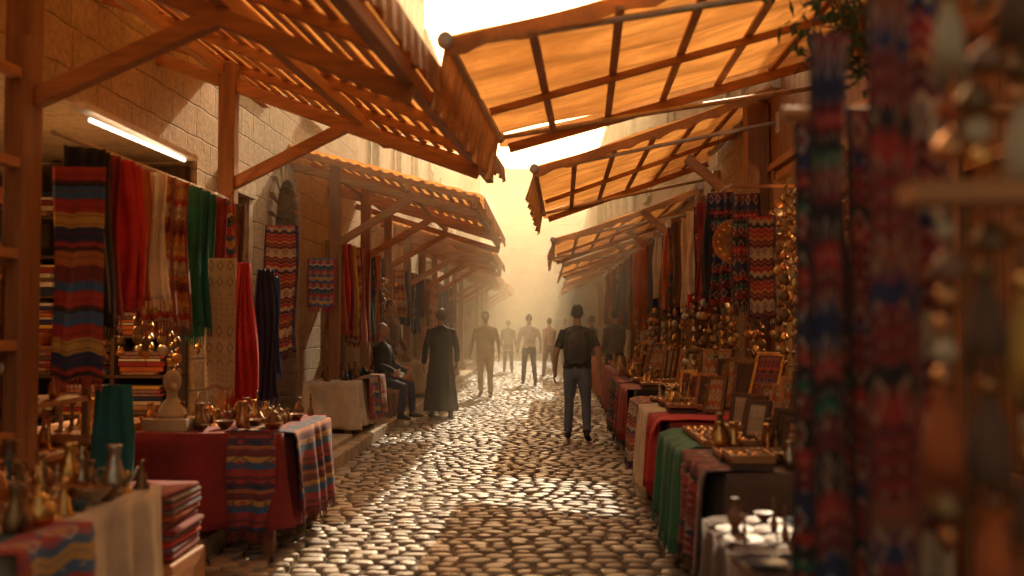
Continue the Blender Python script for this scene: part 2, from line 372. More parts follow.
def item(g,x,y,z,s=1,k=None):
    f=R.choice(FORMS); k=k or R.choice(['brass','brass','copper','bronze','bronze','silver'])
    g.lathe(f,(x,y,z),k,12,s)
    if f in (POT,JUG):
        a=R.uniform(0,6.28); dx,dy=math.cos(a),math.sin(a)
        g.tube([(x+dx*.05*s,y+dy*.05*s,z+.03*s),(x+dx*.1*s,y+dy*.1*s,z+.07*s),(x+dx*.09*s,y+dy*.09*s,z+.12*s),(x+dx*.035*s,y+dy*.035*s,z+.13*s)],.006*s,k,6)
        g.tube([(x-dx*.05*s,y-dy*.05*s,z+.05*s),(x-dx*.1*s,y-dy*.1*s,z+.09*s),(x-dx*.13*s,y-dy*.13*s,z+.14*s)],[.014*s,.01*s,.006*s],k,6)
for z in (.78,1.08,1.38):
    for y in (5.05,5.25,5.45,5.65,5.8): item(g,-2.9+R.uniform(-.08,.08),y,z,1.0)
g.done('display_shelf')
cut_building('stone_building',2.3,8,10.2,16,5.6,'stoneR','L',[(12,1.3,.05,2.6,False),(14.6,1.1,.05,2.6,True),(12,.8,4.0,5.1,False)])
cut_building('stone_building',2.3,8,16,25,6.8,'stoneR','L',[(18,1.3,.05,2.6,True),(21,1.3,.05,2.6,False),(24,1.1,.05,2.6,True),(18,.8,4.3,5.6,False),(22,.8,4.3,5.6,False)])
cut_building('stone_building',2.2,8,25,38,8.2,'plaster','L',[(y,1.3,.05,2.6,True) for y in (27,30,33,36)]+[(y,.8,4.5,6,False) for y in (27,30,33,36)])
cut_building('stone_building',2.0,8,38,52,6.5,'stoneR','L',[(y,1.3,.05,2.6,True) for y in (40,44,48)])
cut_building('stone_building',-14,14,58,64,10.5,'stoneF','L',[])
g=MB()
for x in (-4,-1.5,1,3.5):
    for z in (4.5,7.5): g.bb(x-.5,x+.5,57.9,58.05,z,z+1.5,'dark'); g.bb(x-.65,x+.65,57.85,58.1,z-.12,z-.01,'stoneB')
g.done('window_shutters')
rs=bpy.data.objects.new('jewellery_shop',None); sc.collection.objects.link(rs)
g=MB(); g.bb(2.3,8,-2,10.19,3.0,5.4,'stoneR'); g.bb(3.6,8,-2,10.19,-.05,3.0,'plaster'); g.bb(2.3,3.6,9.75,10.19,-.05,3.0,'stoneR'); g.bb(2.3,3.6,-2,4.0,-.05,3.0,'plaster')
g.bb(2.3,3.6,4.0,9.75,-.05,.1,'stoneB'); g.done('walls',parent=rs)
g=MB()
y=-1.0
while y<10.1:
    g.box((2.255,y+.09,3.72),(.05,.172,1.3),'woodZ'); y+=.18
g.bb(2.19,2.3,4,10.19,3.0,3.07,'woodY')
for y in (4.2,5.4,6.6,7.8,8.5,9.68): g.bb(2.2,2.32,y-.06,y+.06,.1,3.0,'woodZ')
for z in (.75,2.35,2.93): g.bb(2.22,2.30,4.2,9.68,z-.04,z+.04,'woodY')
g.bb(2.24,2.3,4.2,9.68,.1,.71,'woodY')
y=4.0
while y<6.5:
    g.box((2.27,y+.08,1.85),(.04,.152,2.1),'woodZ'); y+=.16
for z in (.8,1.2,1.6,2.0): g.bb(3.2,3.58,4.2,9.6,z,z+.03,'dark')
for z in (.83,1.23,1.63,2.03):
    y=4.3
    while y<9.5: item(g,3.4,y,z,1.2); y+=R.uniform(.15,.25)
g.done('shopfront',parent=rs,bevel=.005)
g=MB(); g.bb(2.0,2.22,9.85,10.07,0,3.7,'woodZ'); g.bb(1.98,2.24,9.83,10.09,0,.25,'stoneB'); g.done('wooden_post',bevel=.01)
# ---------------------------------------------------------------- canopies
def canopy(y0,y1,xw,zw,xe,ze,posts,px,nr=None,xe2=None,ze2=None,m=18):
    xe2=xe if xe2 is None else xe2; ze2=ze if ze2 is None else ze2
    par=bpy.data.objects.new('timber_canopy',None); sc.collection.objects.link(par)
    E=lambda v:(xe+(xe2-xe)*v, ze+(ze2-ze)*v)
    def P(u,v,dz=0):
        a,b=E(v); return Vector((xw+(a-xw)*u, y0+(y1-y0)*v, zw+(b-zw)*u+dz))
    g=MB()
    n=nr or max(3,int((y1-y0)/1.1))
    for i in range(n+1):
        v=i/n; v=min(max(v,.006),.994); g.beam(P(0,v,0),P(1.0,v,0),.05,.075,'woodX')
    for u in (.2,.62,.975): g.beam(P(u,0,-.085),P(u,1,-.085),.07,.09,'woodY')
    g.done('rafters',parent=par,bevel=.006)
    g=MB()
    for i in range(m):
        u=(i+.5)/m
        v=0
        while v<1:
            q=min(1,v+R.uniform(.2,.4)); o=R.uniform(-.1,.1)/m*1.2
            g.beam(P(u+o*.4,v+.001,.050+R.uniform(-.004,.004)),P(u+o*.4,q-.001,.050+R.uniform(-.004,.004)),(abs(xe-xw)/m)*R.uniform(.34,.5),.014,'lath'); v=q
    g.done('laths',parent=par)
    g=MB()
    def f(u,v):
        p=P(u*1.02,-.01+v*1.02,.078); p.z+=.008*math.sin(u*60)+.012*math.sin(v*9+u*4); return p
    g.grid(f,60,24,'awn2')
    def e(u,v):
        p=P(1.025,u,.07-v*.13*(1+.25*abs(math.sin(u*(y1-y0)*9)))); p.x+=.015*math.sin(u*(y1-y0)*30)*v; return p
    g.grid(e,int((y1-y0)*22),2,'val')
    g.done('canvas_cover',parent=par)
    g=MB()
    for yy in posts:
        v=(yy-y0)/(y1-y0); v=min(max(v,.02),.98)
        u=(px-xw)/(E(v)[0]-xw); top=P(u,v)
        g.box((px,yy,(top.z+.1)/2),(.14,.14,top.z-.1),'woodZ'); g.box((px,yy,.24),(.24,.24,.26),'stoneB')
        ub=min(.93,(px+1.0-xw)/(E(v)[0]-xw))
        b=P(ub,v,-.19); g.beam((px+.05,yy,top.z-1.03),b,.08,.10,'woodX')
        g.beam(P(.0,v,-.18),P(.985,v,-.18),.075,.10,'woodX')
    g.done('posts_and_braces',parent=par,bevel=.012)
canopy(2.6,9.6,-3.3,3.95,-.72,2.74,(5.0,8.3),-2.68,xe2=-.46,ze2=2.98,m=22)
canopy(12.7,17.3,-3.3,3.75,-.84,3.1,(12.8,15,17.2),-2.72,xe2=-.75,ze2=2.95)
canopy(18.6,23.5,-3.3,3.5,-1.0,2.85,(18.7,21,23.4),-2.6)
canopy(26,31,-3.3,3.4,-1.3,2.8,(26.2,28.5,30.8),-2.6)
canopy(35,41,-3.0,3.4,-1.3,2.9,(35.2,38,40.8),-2.4)
# ---------------------------------------------------------------- awnings
def awning(y0,y1,xw,zw,xe,ze,xe2=None,valh=.32,lean=.07):
    xe2=xe if xe2 is None else xe2
    par=bpy.data.objects.new('canvas_awning',None); sc.collection.objects.link(par)
    def P(u,v,dz=0):
        a=xe+(xe2-xe)*v; return Vector((xw+(a-xw)*u,y0+(y1-y0)*v,zw+(ze-zw)*u+dz))
    L=y1-y0; g=MB()
    def f(u,v):
        p=P(u,v,0); p.z-=.05*math.sin(math.pi*u)*(.6+.4*abs(math.sin(v*L*1.7))); p.z+=.016*math.sin(v*L*11+u*3)+.01*math.sin(u*14+v*8); return p
    g.grid(f,28,48,'awn')
    def e(u,v):
        p=P(1.0,u,0); h=valh*(1-.13*abs(math.sin(u*L*5))); p.z-=.015+v*h; p.x+=(-lean-.025*math.sin(u*L*19+1.5*math.sin(u*5)))*v; return p
    g.grid(e,int(L*28),6,'val')
    for vv in (0,1):
        def e2(u,v,vv=vv):
            p=P(u,vv,0); p.z-=.05*math.sin(math.pi*u)*(.6 if vv==0 else .6+.4*abs(math.sin(L*1.7)))+v*.11*(1-.3*abs(math.sin(u*26))); p.y+=.01*math.sin(u*40)*v; return p
        g.grid(e2,50,2,'val')
    g.done('canvas',parent=par)
    g=MB()
    g.tube([P(1,-.01,-.01),P(1,1.01,-.01)],.028,'tin',10)
    g.tube([P(0,-.01,.03),P(0,1.01,.03)],.07,'tin',12)
    for v in (.02,.98):
        g.tube([P(0,v,-.35),P(.5,v,-.18),P(.985,v,-.03)],.02,'tin',8)
        g.box(P(0,v,-.35)+Vector((.06,0,0)),(.1,.08,.2),'tin')
    for i in range(1,6):
        g.beam(P(i/6,.0,-.085),P(i/6,1,-.085),.05,.02,'lath')
    g.beam(P(.02,.5,-.12),P(.97,.5,-.12),.04,.045,'woodX')
    g.beam(P(.02,.99,-.14),P(.97,.99,-.125),.05,.07,'woodX')
    g.ell(P(1,0,-.01),(.045,.03,.05),'tin'); g.ell(P(1,1,-.01),(.045,.03,.05),'tin')
    g.done('frame',parent=par)
awning(5.15,7.85,2.22,3.72,-.52,3.0,-.36,.36)
awning(9.45,13.2,2.2,3.78,-.10,3.0,-.02,.30)
awning(14.5,18.4,2.25,3.5,.12,2.75,.15,.25)
awning(20,24,2.25,3.4,.38,2.75,None,.25)
awning(27,31,2.15,3.4,.6,2.8,None,.25)
awning(34,39,1.95,3.4,.6,2.8,None,.25)
g=MB()
for y in (9.5,13.9,16.6,19.4,24.8):
    g.bb(2.1,2.24,y-.06,y+.06,0,3.3,'woodZ') if y>10.5 else None
    g.beam((2.18,y,2.35),(1.35,y,3.1),.08,.09,'woodX')
g.done('timber_brackets',bevel=.01)
# ---------------------------------------------------------------- hanging cloth
def hang(name,c,w,L,k,ang=0,folds=4,amp=.02,uvs=None,taper=0,fringe=True,thick=.006,twist=0):
    g=MB(); ph=R.uniform(0,6); c=Vector(c)
    def f(u,v):
        s=(u-.5)*w*(1-taper*(1-v)); d=amp*math.sin(u*folds*2*math.pi+ph+v*.8+.8*math.sin(v*4+ph))*(.5+.5*v)+.012*math.sin(v*7+ph); a=ang+twist*v
        s+=amp*.5*math.sin(v*5+u*4+ph)
        return c+Vector((math.cos(a)*s-math.sin(a)*d,math.sin(a)*s+math.cos(a)*d,-v*L*(1+.012*math.sin(u*9+ph))))
    nu=max(8,folds*7); g.grid(f,nu,24,k,uvs or (1,L*1.0))
    if fringe:
        n=max(8,int(w/.016))
        for i in range(n):
            p=f((i+.5)/n,1); ww=w/n*.3; dx=Vector((math.cos(ang)*ww,math.sin(ang)*ww,0)); l=R.uniform(.05,.075); o=R.uniform(-.006,.006)
            a=[g.vert(p-dx),g.vert(p+dx),g.vert(p+dx*.8+Vector((o,0,-l))),g.vert(p-dx*.8+Vector((o,0,-l)))]; g.face(a,k)
    return g.done(name,solid=thick)
g=MB(); g.tube([(-2.6,5.15,2.52),(-2.66,8.3,2.56)],.014,'tin',8); g.done('hanging_rail')
seq=[('blk',5.5,.9),('blk',5.62,.95),('dred',5.74,.9),('red',5.9,.82),('red',6.08,.85),('rust',6.22,.8),('cream',6.4,.85),('k4',6.62,.95),('k4',6.85,.98),('green',7.08,1.05),('teal',7.28,1.0),('green',7.48,1.1),('dred',7.68,1.0),('k5',7.9,1.0),('choc',8.1,1.1)]
for k,y,L in seq:
    hang('hanging_scarf',(-2.6+R.uniform(-.02,.02),y,2.50),R.uniform(.22,.28),L+R.uniform(-.06,.06),k,.55+R.uniform(-.2,.2),3,.024,(1,L),taper=.2)
hang('hanging_kilim',(-2.53,5.32,2.36),.27,1.15,'k1',.12,2,.012,(1,1.12))
hang('hanging_kilim',(-2.52,5.75,1.15),.22,.6,'teal',.3,3,.02)
hang('embroidered_runner',(-2.42,7.35,2.0),.22,.98,'k6',.1,1,.008,(1,1.0))
hang('hanging_kaftan',(-2.30,7.55,1.98),.24,1.2,'red',.5,4,.03,taper=.5,fringe=False)
hang('hanging_kaftan',(-2.26,7.95,1.95),.24,1.05,'navy',.5,4,.03,taper=.5)
hang('hanging_kaftan',(-2.22,8.05,1.90),.16,.8,'blue',.5,3,.03,taper=.5)
g=MB(); g.tube([(-2.75,5.9,2.74),(-2.8,7.6,2.78)],.014,'neon',8); g.bb(-2.83,-2.73,5.8,7.7,2.79,2.83,'tin'); g.done('tube_light')
hang('hanging_rug',(-2.78,10.4,2.55),.34,1.35,'k8',.35,2,.03,(1,1.35),twist=.2)
hang('hanging_rug',(-2.85,12.6,2.35),.36,.62,'k5',.15,1,.012,(1,.8))
yy=13.0
for k in ['rust','red','dred','gold','k4','pink','dred','teal','k2','rust','k3','choc']:
    hang('hanging_scarf',(-2.74,yy,2.62),.28,R.uniform(1.1,1.4),k,.6,3,.03,taper=.2); yy+=.3
for yy in [17.8+.5*i for i in range(20)]:
    hang('hanging_scarf',(-2.62,yy,2.5),.32,R.uniform(.8,1.3),R.choice(['rust','dred','k3','k4','choc','navy','k8','blk']),.6,3,.03,taper=.2,fringe=False)
yy=9.2
for k in ['k2','blk','dred','k3','cream','red','cream','choc','navy','k2','rust','dred','k3','cream','navy','k2','choc','dred']:
    hang('hanging_garment',(1.66+R.uniform(-.04,.04),yy,2.72),.30,R.uniform(.85,1.2),k,-.5,3,.03,taper=.25,fringe=R.random()<.5); yy+=.36
g=MB(); g.tube([(1.66,8.9,2.75),(1.66,25,2.75)],.014,'tin',8)
for y in (9,13.8,19,24.8): g.beam((1.66,y,2.75),(2.25,y,2.75),.03,.03,'woodX')
g.done('hanging_rail')
for i in range(18):
    hang('hanging_garment',(1.6,16+i*.5,2.7),.36,R.uniform(.8,1.3),R.choice(['rust','dred','k3','k4','choc','navy','k8','blk']),-.5,3,.03,taper=.2,fringe=False)
hang('kilim_bag',(1.72,7.95,2.36),.22,.8,'k8',-.1,1,.01,(1,.8))
hang('hanging_garment',(1.68,8.35,2.6),.24,.95,'k2',-.4,2,.02)
g=MB(); T=Matrix.Rotation(math.radians(86),3,'X')
g.lathe([(.001,0),(.1,.0),(.11,.008),(.15,.01),(.19,.02),(.20,.035),(.195,.035),(.15,.02),(.001,.015)],(1.62,8.5,2.2),'copper',28,1,T)
for i in range(16):
    a=i*math.pi/8; g.ell((1.62+.15*math.cos(a),8.475,2.2+.15*math.sin(a)),(.014,.008,.014),'brass',6,4)
g.done('engraved_tray')
# foreground rugs
g=MB(); g.tube([(.56,2.0,2.75),(1.25,2.0,2.75)],.02,'woodX',8); g.tube([(.62,2.6,2.05),(1.3,2.6,2.05)],.018,'woodX',8)
g.bb(1.22,1.30,1.9,1.98,0,2.9,'woodZ'); g.bb(1.26,1.34,2.56,2.64,0,2.3,'woodZ'); g.done('display_stand')
hang('hanging_rug',(.675,1.95,2.72),.095,2.3,'k3',.2,1,.02,(.8,2.0))
hang('hanging_rug',(.60,2.12,2.12),.085,1.8,'k2',.25,1,.02,(.8,1.8))
hang('hanging_rug',(.72,2.6,2.03),.15,1.55,'k2',.1,2,.022,(1.0,1.8))
hang('hanging_rug',(.84,2.5,2.04),.18,1.7,'k3',.1,2,.022,(1.0,1.8))
hang('hanging_rug',(.79,2.1,2.72),.10,2.0,'k8',.1,2,.022,(1.0,1.8))
def tassel(g,x,y,z,s,k,kb):
    g.ell((x,y,z),(.018*s,.018*s,.018*s),kb,8,6)
    g.lathe([(.030,-.13),(.028,-.09),(.022,-.05),(.012,-.028),(.016,-.018),(.006,-.01)],(x,y,z),k,12,s)
    for i in range(14):
        a=i*math.pi/7; r=.026*s; g.tube([(x+r*.5*math.cos(a),y+r*.5*math.sin(a),z-.04*s),(x+r*math.cos(a),y+r*math.sin(a),z-.10*s),(x+r*1.15*math.cos(a)+R.uniform(-.003,.003),y+r*1.15*math.sin(a),z-.16*s)],.0028*s,k,4)
g=MB()
g.bb(.54,1.25,1.46,1.54,1.68,1.71,'woodX'); g.bb(.54,1.25,1.46,1.54,2.15,2.18,'woodX'); g.bb(1.05,1.12,1.46,1.54,0,2.3,'woodZ'); g.bb(.60,1.25,1.42,1.60,1.02,1.045,'woodX')
for x in (.60,.65,.70,.755,.82):
    for (z0,z1) in ((2.14,1.74),(1.67,1.16)):
        xx=x+R.uniform(-.01,.01); z=z0-.03
        g.tube([(xx,1.5,z0),(xx,1.5,z1)],.002,'bronze',4)
        while z>z1:
            q=R.random(); k=R.choice(['brass','clay','copper','bronze'])
            if q<.35: tassel(g,xx,1.5+R.uniform(-.02,.02),z,R.uniform(.8,1.1),R.choice(['linen','gold','choc','rust','choc']),k); z-=.17
            elif q<.6: g.lathe([(.030,0),(.028,.014),(.016,.034),(.003,.044)],(xx+R.uniform(-.01,.01),1.5,z-.03),k,12); z-=.06
            else: g.ell((xx+R.uniform(-.008,.008),1.5+R.uniform(-.01,.01),z),(R.uniform(.012,.024),.016,R.uniform(.012,.022)),R.choice(['brass','copper','linen','clay','bronze','rust']),10,8); z-=.04
g.done('ornament_rack')
# ---------------------------------------------------------------- tables & stalls
def table(name,x0,x1,y0,y1,zt,zb,k,drop=None,uvs=(1,1)):
    par=bpy.data.objects.new(name,None); sc.collection.objects.link(par)
    g=MB(); g.bb(x0+.02,x1-.02,y0+.02,y1-.02,zt-.05,zt-.012,'woodY')
    for x in (x0+.08,x1-.08):
        for y in (y0+.08,y1-.08): g.bb(x-.035,x+.035,y-.035,y+.035,zb,zt-.05,'woodZ')
    g.done('table_frame',parent=par,bevel=.004)
    g=MB(); dr=drop or (zt-zb-.06)
    g.grid(lambda u,v:(x0+(x1-x0)*u,y0+(y1-y0)*v,zt+.003*math.sin(u*9+v*14)),10,14,k,((x1-x0)*uvs[0],(y1-y0)*uvs[1]))
    W,D=x1-x0,y1-y0;tot=2*(W+D)
    def pt(s):
        s=(s%1)*tot
        if s<W: return x0+s,y0,0,-1
        s-=W
        if s<D: return x1,y0+s,1,0
        s-=D
        if s<W: return x1-s,y1,0,1
        s-=W
        return x0,y1-s,-1,0
    ph=R.uniform(0,6)
    def f(u,v):
        x,y,nx,ny=pt(u); s=u*tot
        a=(.012+.06*v)*(.5+.5*math.sin(s*17+ph+1.8*math.sin(s*5)))+.03*v*v
        return (x+nx*a,y+ny*a,zt+.002-v*dr*(1-.06*abs(math.sin(s*4+ph))))
    g.grid(f,int(tot*44),10,k,(tot*uvs[0],dr*uvs[1]))
    g.done('table_cloth',parent=par,solid=.004)
    return par
def drape(name,xe,nx,y0,y1,zt,over,drop,k,uvs=(1,1),fringe=True):
    g=MB(); ph=R.uniform(0,6)
    L=over+drop
    def f(u,v):
        y=y0+(y1-y0)*u; s=v*L; w=.5+.5*math.sin(y*21+ph+1.5*math.sin(y*8))
        if s<over: return (xe-nx*(over-s),y+.01*math.sin(s*20),zt+.014+.004*math.sin(y*30+s*20))
        q=s-over; return (xe+nx*(.075+.07*w*(q/drop)**.5),y+.015*math.sin(q*9+ph),zt+.012-q*(1+.04*math.sin(y*5+ph)))
    g.grid(f,int((y1-y0)*40)+8,24,k,((y1-y0)*uvs[0],L*uvs[1]))
    if fringe:
        n=int((y1-y0)/.018)
        for i in range(n):
            p=Vector(f((i+.5)/n,1)); l=R.uniform(.05,.08); o=R.uniform(-.005,.005)
            a=[g.vert(p-Vector((0,.004,0))),g.vert(p+Vector((0,.004,0))),g.vert(p+Vector((o,.003,-l))),g.vert(p+Vector((o,-.003,-l)))]; g.face(a,k)
    return g.done(name,solid=.006)
table('market_table',-3.2,-1.82,3.2,4.7,.74,.0,'cream',.68)
g=MB()
for i in range(15):
    for j in range(9):
        x=-3.05+j*.145+R.uniform(-.025,.025); y=3.3+i*.09+R.uniform(-.02,.02)
        if R.random()<.9: item(g,x,y,.745,R.uniform(.5,.95),R.choice(['brass','brass','bronze','bronze','copper','glassy','silver']))
g.done('brass_souvenirs')
drape('striped_throw',-1.80,1,3.2,3.75,.745,.25,.62,'k5')
g=MB(); g.bb(-2.28,-1.86,4.95,5.45,0,.30,'woodY'); z=.31
for i in range(11):
    t=R.uniform(.026,.04); g.box((-2.07+R.uniform(-.015,.015),5.2+R.uniform(-.01,.01),z+t/2),(.40+R.uniform(-.04,.02),.46,t-.003),['dred','k7','red','k7','dred','k1','rust','k7','dred','choc','dred'][i],Matrix.Rotation(R.uniform(-.06,.06),3,'Z')); z+=t
g.done('folded_blankets',bevel=.012)
table('market_table',-2.72,-1.70,6.35,7.7,.80,.0,'dred',.62)
drape('plaid_throw',-1.70,1,6.42,7.5,.80,.38,.56,'k7',(1.2,1.2))
hang('plaid_throw',(-1.86,6.27,.82),.30,.62,'k7',.0,2,.02,(.5,.8))
g=MB()
for i in range(9):
    for j in range(6):
        if R.random()<.85: item(g,-2.62+j*.16+R.uniform(-.04,.04),6.5+i*.13+R.uniform(-.03,.03),.80,R.uniform(.45,.85),R.choice(['brass','bronze','copper','bronze','bronze']))
g.done('brass_souvenirs')
g=MB()
g.bb(-2.66,-2.36,6.5,6.75,.80,.88,'linen')
g.lathe([(.09,0),(.10,.02),(.085,.06),(.06,.10),(.035,.13),(.032,.17),(.05,.20),(.06,.24),(.055,.28),(.03,.31),(.005,.32)],(-2.5,6.62,.88),'linen',14)
g.tube([(-2.5,6.58,1.09),(-2.46,6.53,1.10),(-2.43,6.50,1.08)],[.03,.022,.008],'linen',8)
g.done('display_bust',bevel=.01)
g=MB(); g.bb(-3.2,-2.75,5.9,6.9,.12,.8,'woodY'); g.bb(-3.25,-2.7,5.85,6.95,.8,.85,'woodY')
for i in range(7): item(g,-2.95,6.0+i*.14,.85,.9)
g.done('wooden_counter',bevel=.01)
def strings(name,pts,z0,z1,dense=.07,mats=('brass','bronze','copper','silver','bronze')):
    g=MB()
    for (x,y) in pts:
        a=z0+R.uniform(-.1,.1); b=z1+R.uniform(-.15,.15); g.tube([(x,y,a),(x,y,b)],.003,'bronze',4)
        z=a-.05
        while z>b:
            k=R.choice(mats); q=R.random()
            if q<.35: g.lathe([(.035,0),(.03,.02),(.018,.045),(.004,.055)],(x,y,z-.03),k,10)
            elif q<.65: g.ell((x,y,z),(.018,.018,.022),k,8,6)
            elif q<.92: g.ell((x,y,z),(.045,.007,.045),k,12,6)
            else: g.ell((x,y,z),(.03,.03,.05),k,10,8)
            z-=R.uniform(dense*.7,dense*1.6)
    g.done(name)
strings('hanging_ornaments',[(-3.0+R.uniform(-.25,.35),6.0+i*.19) for i in range(14)],2.3,1.2)
strings('hanging_ornaments',[(-2.66+R.uniform(-.03,.03),4.1+i*.1) for i in range(8)],1.95,1.15)
strings('hanging_ornaments',[(1.78+R.uniform(-.12,.1),6.6+i*.2) for i in range(22)],2.15,1.2,.09)
strings('hanging_ornaments',[(1.6+R.uniform(-.1,.1),9.0+i*.3) for i in range(27)],1.75,1.1,.1)
strings('hanging_ornaments',[(2.1+R.uniform(-.05,.05),7.0+i*.3) for i in range(9)],2.7,1.5,.1)
strings('hanging_ornaments',[(-2.72+R.uniform(-.1,.1),16.0+i*.25) for i in range(10)],2.3,1.2,.08)
def lantern(c,s=1,lit=True):
    g=MB(); x,y,z=c; K='brass' if lit else 'bronze'
    g.tube([(x,y,z+.12*s),(x,y,z+.5*s)],.003,'bronze',4)
    g.lathe([(.01,.12),(.03,.10),(.06,.06),(.065,.05)],c,K,8,s); g.lathe([(.055,-.08),(.06,-.07),(.03,-.1),(.01,-.12)],c,K,8,s)
    for i in range(8):
        a=i*math.pi/4; g.tube([(x+.058*s*math.cos(a),y+.058*s*math.sin(a),z-.07*s),(x+.058*s*math.cos(a),y+.058*s*math.sin(a),z+.05*s)],.004*s,K,4)
    g.ell((x,y,z-.01),(.028*s,.028*s,.04*s),'bulb' if lit else 'glassy',10,8)
    g.done('hanging_lantern')
for c in ((-3.3,7.1,1.95),(-3.5,7.7,1.9),(-3.1,8.2,1.88),(-3.6,6.6,2.0)): lantern(c)
for c in ((2.75,7.3,2.35),(2.8,8.6,2.4)): lantern(c,1.2)
for c in ((1.9,10.9,2.9),(1.85,15,2.6)): lantern(c,1.4,False)
def lamp(name,loc,e,c=(1,.5,.18),r=.06):
    l=bpy.data.lights.new(name,'POINT'); l.energy=e; l.color=c; l.shadow_soft_size=r; o=bpy.data.objects.new(name,l); o.location=loc; sc.collection.objects.link(o)
lamp('shop_lamp',(-3.4,7.4,1.75),32); lamp('shop_lamp',(-3.6,5.2,2.4),18); lamp('shop_lamp',(2.85,7.8,2.15),36)
def drum(x,y,r,h,z=.125):
    g=MB(); g.lathe([(r*.95,0),(r,.03),(r*.97,.06),(r*.9,.10),(r*.88,h-.1),(r*.96,h-.07),(r*1.05,h-.03),(r*1.03,h),(r*.7,h),(r*.6,h-.06)],(x,y,z),'stoneB',24); g.done('stone_urn')
drum(-2.62,9.15,.17,.44); drum(-2.42,9.75,.14,.4); drum(-2.75,8.75,.15,.5); drum(-2.95,9.6,.16,.55)
table('market_table',-2.95,-2.34,12.1,13.9,.80,.125,'cream',.6)
drape('patterned_throw',-2.33,1,12.7,13.3,.80,.3,.5,'k5'); drape('patterned_throw',-2.33,1,13.35,13.9,.80,.3,.5,'k4')
g=MB()
for i in range(22): item(g,-2.88+R.random()*.48,12.2+i*.076,.805,R.uniform(.5,.9),R.choice(['bronze','glassy','copper','blk']))
g.done('souvenir_figures')
table('market_table',-2.9,-2.3,15.0,17.0,.8,.125,'rust',.6); table('market_table',-2.9,-2.3,18.5,21,.8,.125,'linen',.6); table('market_table',-2.9,-2.3,23,26,.8,.125,'dred',.6)
g=MB()
for y in [15.1+.1*i for i in range(18)]+[18.6+.12*i for i in range(19)]+[23.1+.15*i for i in range(18)]: item(g,-2.85+R.random()*.5,y,.805,R.uniform(.7,1.1))
g.done('souvenir_figures')
def trays(y0,y1,x0,x1,z,name='jewellery_trays'):
    g=MB(); y=y0+.03
    while y+.28<y1:
        x=x0+.03
        while x+.22<x1:
            if R.random()<.3:
                for q in range(4): item(g,x+.05+R.random()*.13,y+.04+q*.06,z+.012,R.uniform(.5,.9))
                x+=.24; continue
            w,d=.24,.30; k=R.choice(['woodX','dred','darkX','darkX']); h=R.choice([0,0,.03])
            if h: g.bb(x+.01,x+w-.03,y+.01,y+d-.03,z+.006,z+.016+h,'darkX')
            z_=z+h
            g.bb(x,x+w-.02,y,y+d-.02,z_+.017,z_+.03,k)
            for (a,b,c_,e) in ((x,x+w-.02,y,y+.012),(x,x+w-.02,y+d-.032,y+d-.02),(x,x+.012,y+.012,y+d-.032),(x+w-.032,x+w-.02,y+.012,y+d-.032)): g.bb(a,b,c_,e,z_+.0165,z_+.055,'woodX')
            for i in range(4):
                for j in range(5):
                    cx=x+.035+i*.048+R.uniform(-.008,.008); cy=y+.04+j*.052+R.uniform(-.008,.008); kk=R.choice(['brass','brass','silver','copper','glassy','bronze'])
                    if R.random()<.5: g.lathe([(.018,0),(.02,.006),(.012,.012),(.004,.02)],(cx,cy,z_+.031),kk,7,R.uniform(.8,1.4))
                    else: g.ell((cx,cy,z_+.04),(.016,.012,.012),kk,7,5)
            x+=w
        y+=.30
    g.done(name)
def frames(pts,name='framed_print'):
    for (x,y,z,w,h,k) in pts:
        g=MB(); T=Matrix.Rotation(math.radians(-42+R.uniform(-12,12)),3,'Z')@Matrix.Rotation(math.radians(-15+R.uniform(-4,4)),3,'X')
        c=Vector((x,y,z+h/2*.97+.01)); fk=R.choice(['brass','woodX','darkX','bronze'])
        def bx(dx,dz,ww,hh,kk,t=.025,dy=0): g.box(c+T@Vector((dx,dy,dz)),(ww,t,hh),kk,T)
        bx(0,0,w-.05,h-.05,k,.012)
        bx(0,h/2-.015,w,.03,fk); bx(0,-h/2+.015,w,.03,fk); bx(-w/2+.015,0,.03,h-.06,fk); bx(w/2-.015,0,.03,h-.06,fk)
        g.beam(c+T@Vector((0,.02,h*.3)),Vector((x,y,z+.012))+T@Vector((0,.14,0)),.015,.01,'woodX')
        g.done(name,bevel=.003)
table('market_table',.66,1.3,3.3,4.25,.68,0,'choc',.6)
g=MB()
for i in range(5):
    for j in range(4):
        x=.74+j*.15;y=3.4+i*.18; g.lathe([(.03,0),(.04,.004),(.07,.012),(.078,.018),(.07,.015),(.001,.008)],(x,y,.69),R.choice(['clay','choc','glassy']),16)
        if R.random()<.5: item(g,x,y,.70,.5,'clay')
g.done('clay_plates')
table('market_table',.90,1.75,4.95,7.1,.76,0,'choc',.66); drape('red_runner',.885,-1,5.0,5.9,.76,.2,.5,'k3'); drape('red_runner',.885,-1,5.95,7.05,.76,.25,.58,'green')
trays(5.0,7.1,.9,1.5,.765)
table('market_table',.93,1.75,7.35,10.0,.78,0,'dred',.68); drape('embroidered_cloth',.915,-1,7.4,8.1,.78,.25,.5,'red'); drape('embroidered_cloth',.915,-1,8.15,9.0,.78,.2,.62,'cream'); drape('embroidered_cloth',.915,-1,9.05,9.95,.78,.2,.55,'k8')
trays(7.9,10.0,.95,1.5,.785); drape('red_shawl',.93,-1,7.36,7.8,.79,.5,.1,'red')
table('market_table',.97,1.75,10.6,13.4,.80,0,'blk',.7); drape('embroidered_cloth',.955,-1,10.7,11.8,.8,.2,.5,'dred'); drape('embroidered_cloth',.955,-1,11.9,13.3,.8,.2,.6,'k2'); trays(10.6,13.4,1.0,1.5,.805)
table('market_table',1.05,1.75,14.2,17.5,.8,0,'dred',.7); trays(14.2,17.5,1.05,1.5,.805)
table('market_table',1.1,1.75,18.8,23,.8,0,'rust',.7); trays(18.8,23,1.1,1.5,.805)
pr=['paper','k4','k6','paper','k8','choc','dark','k3']
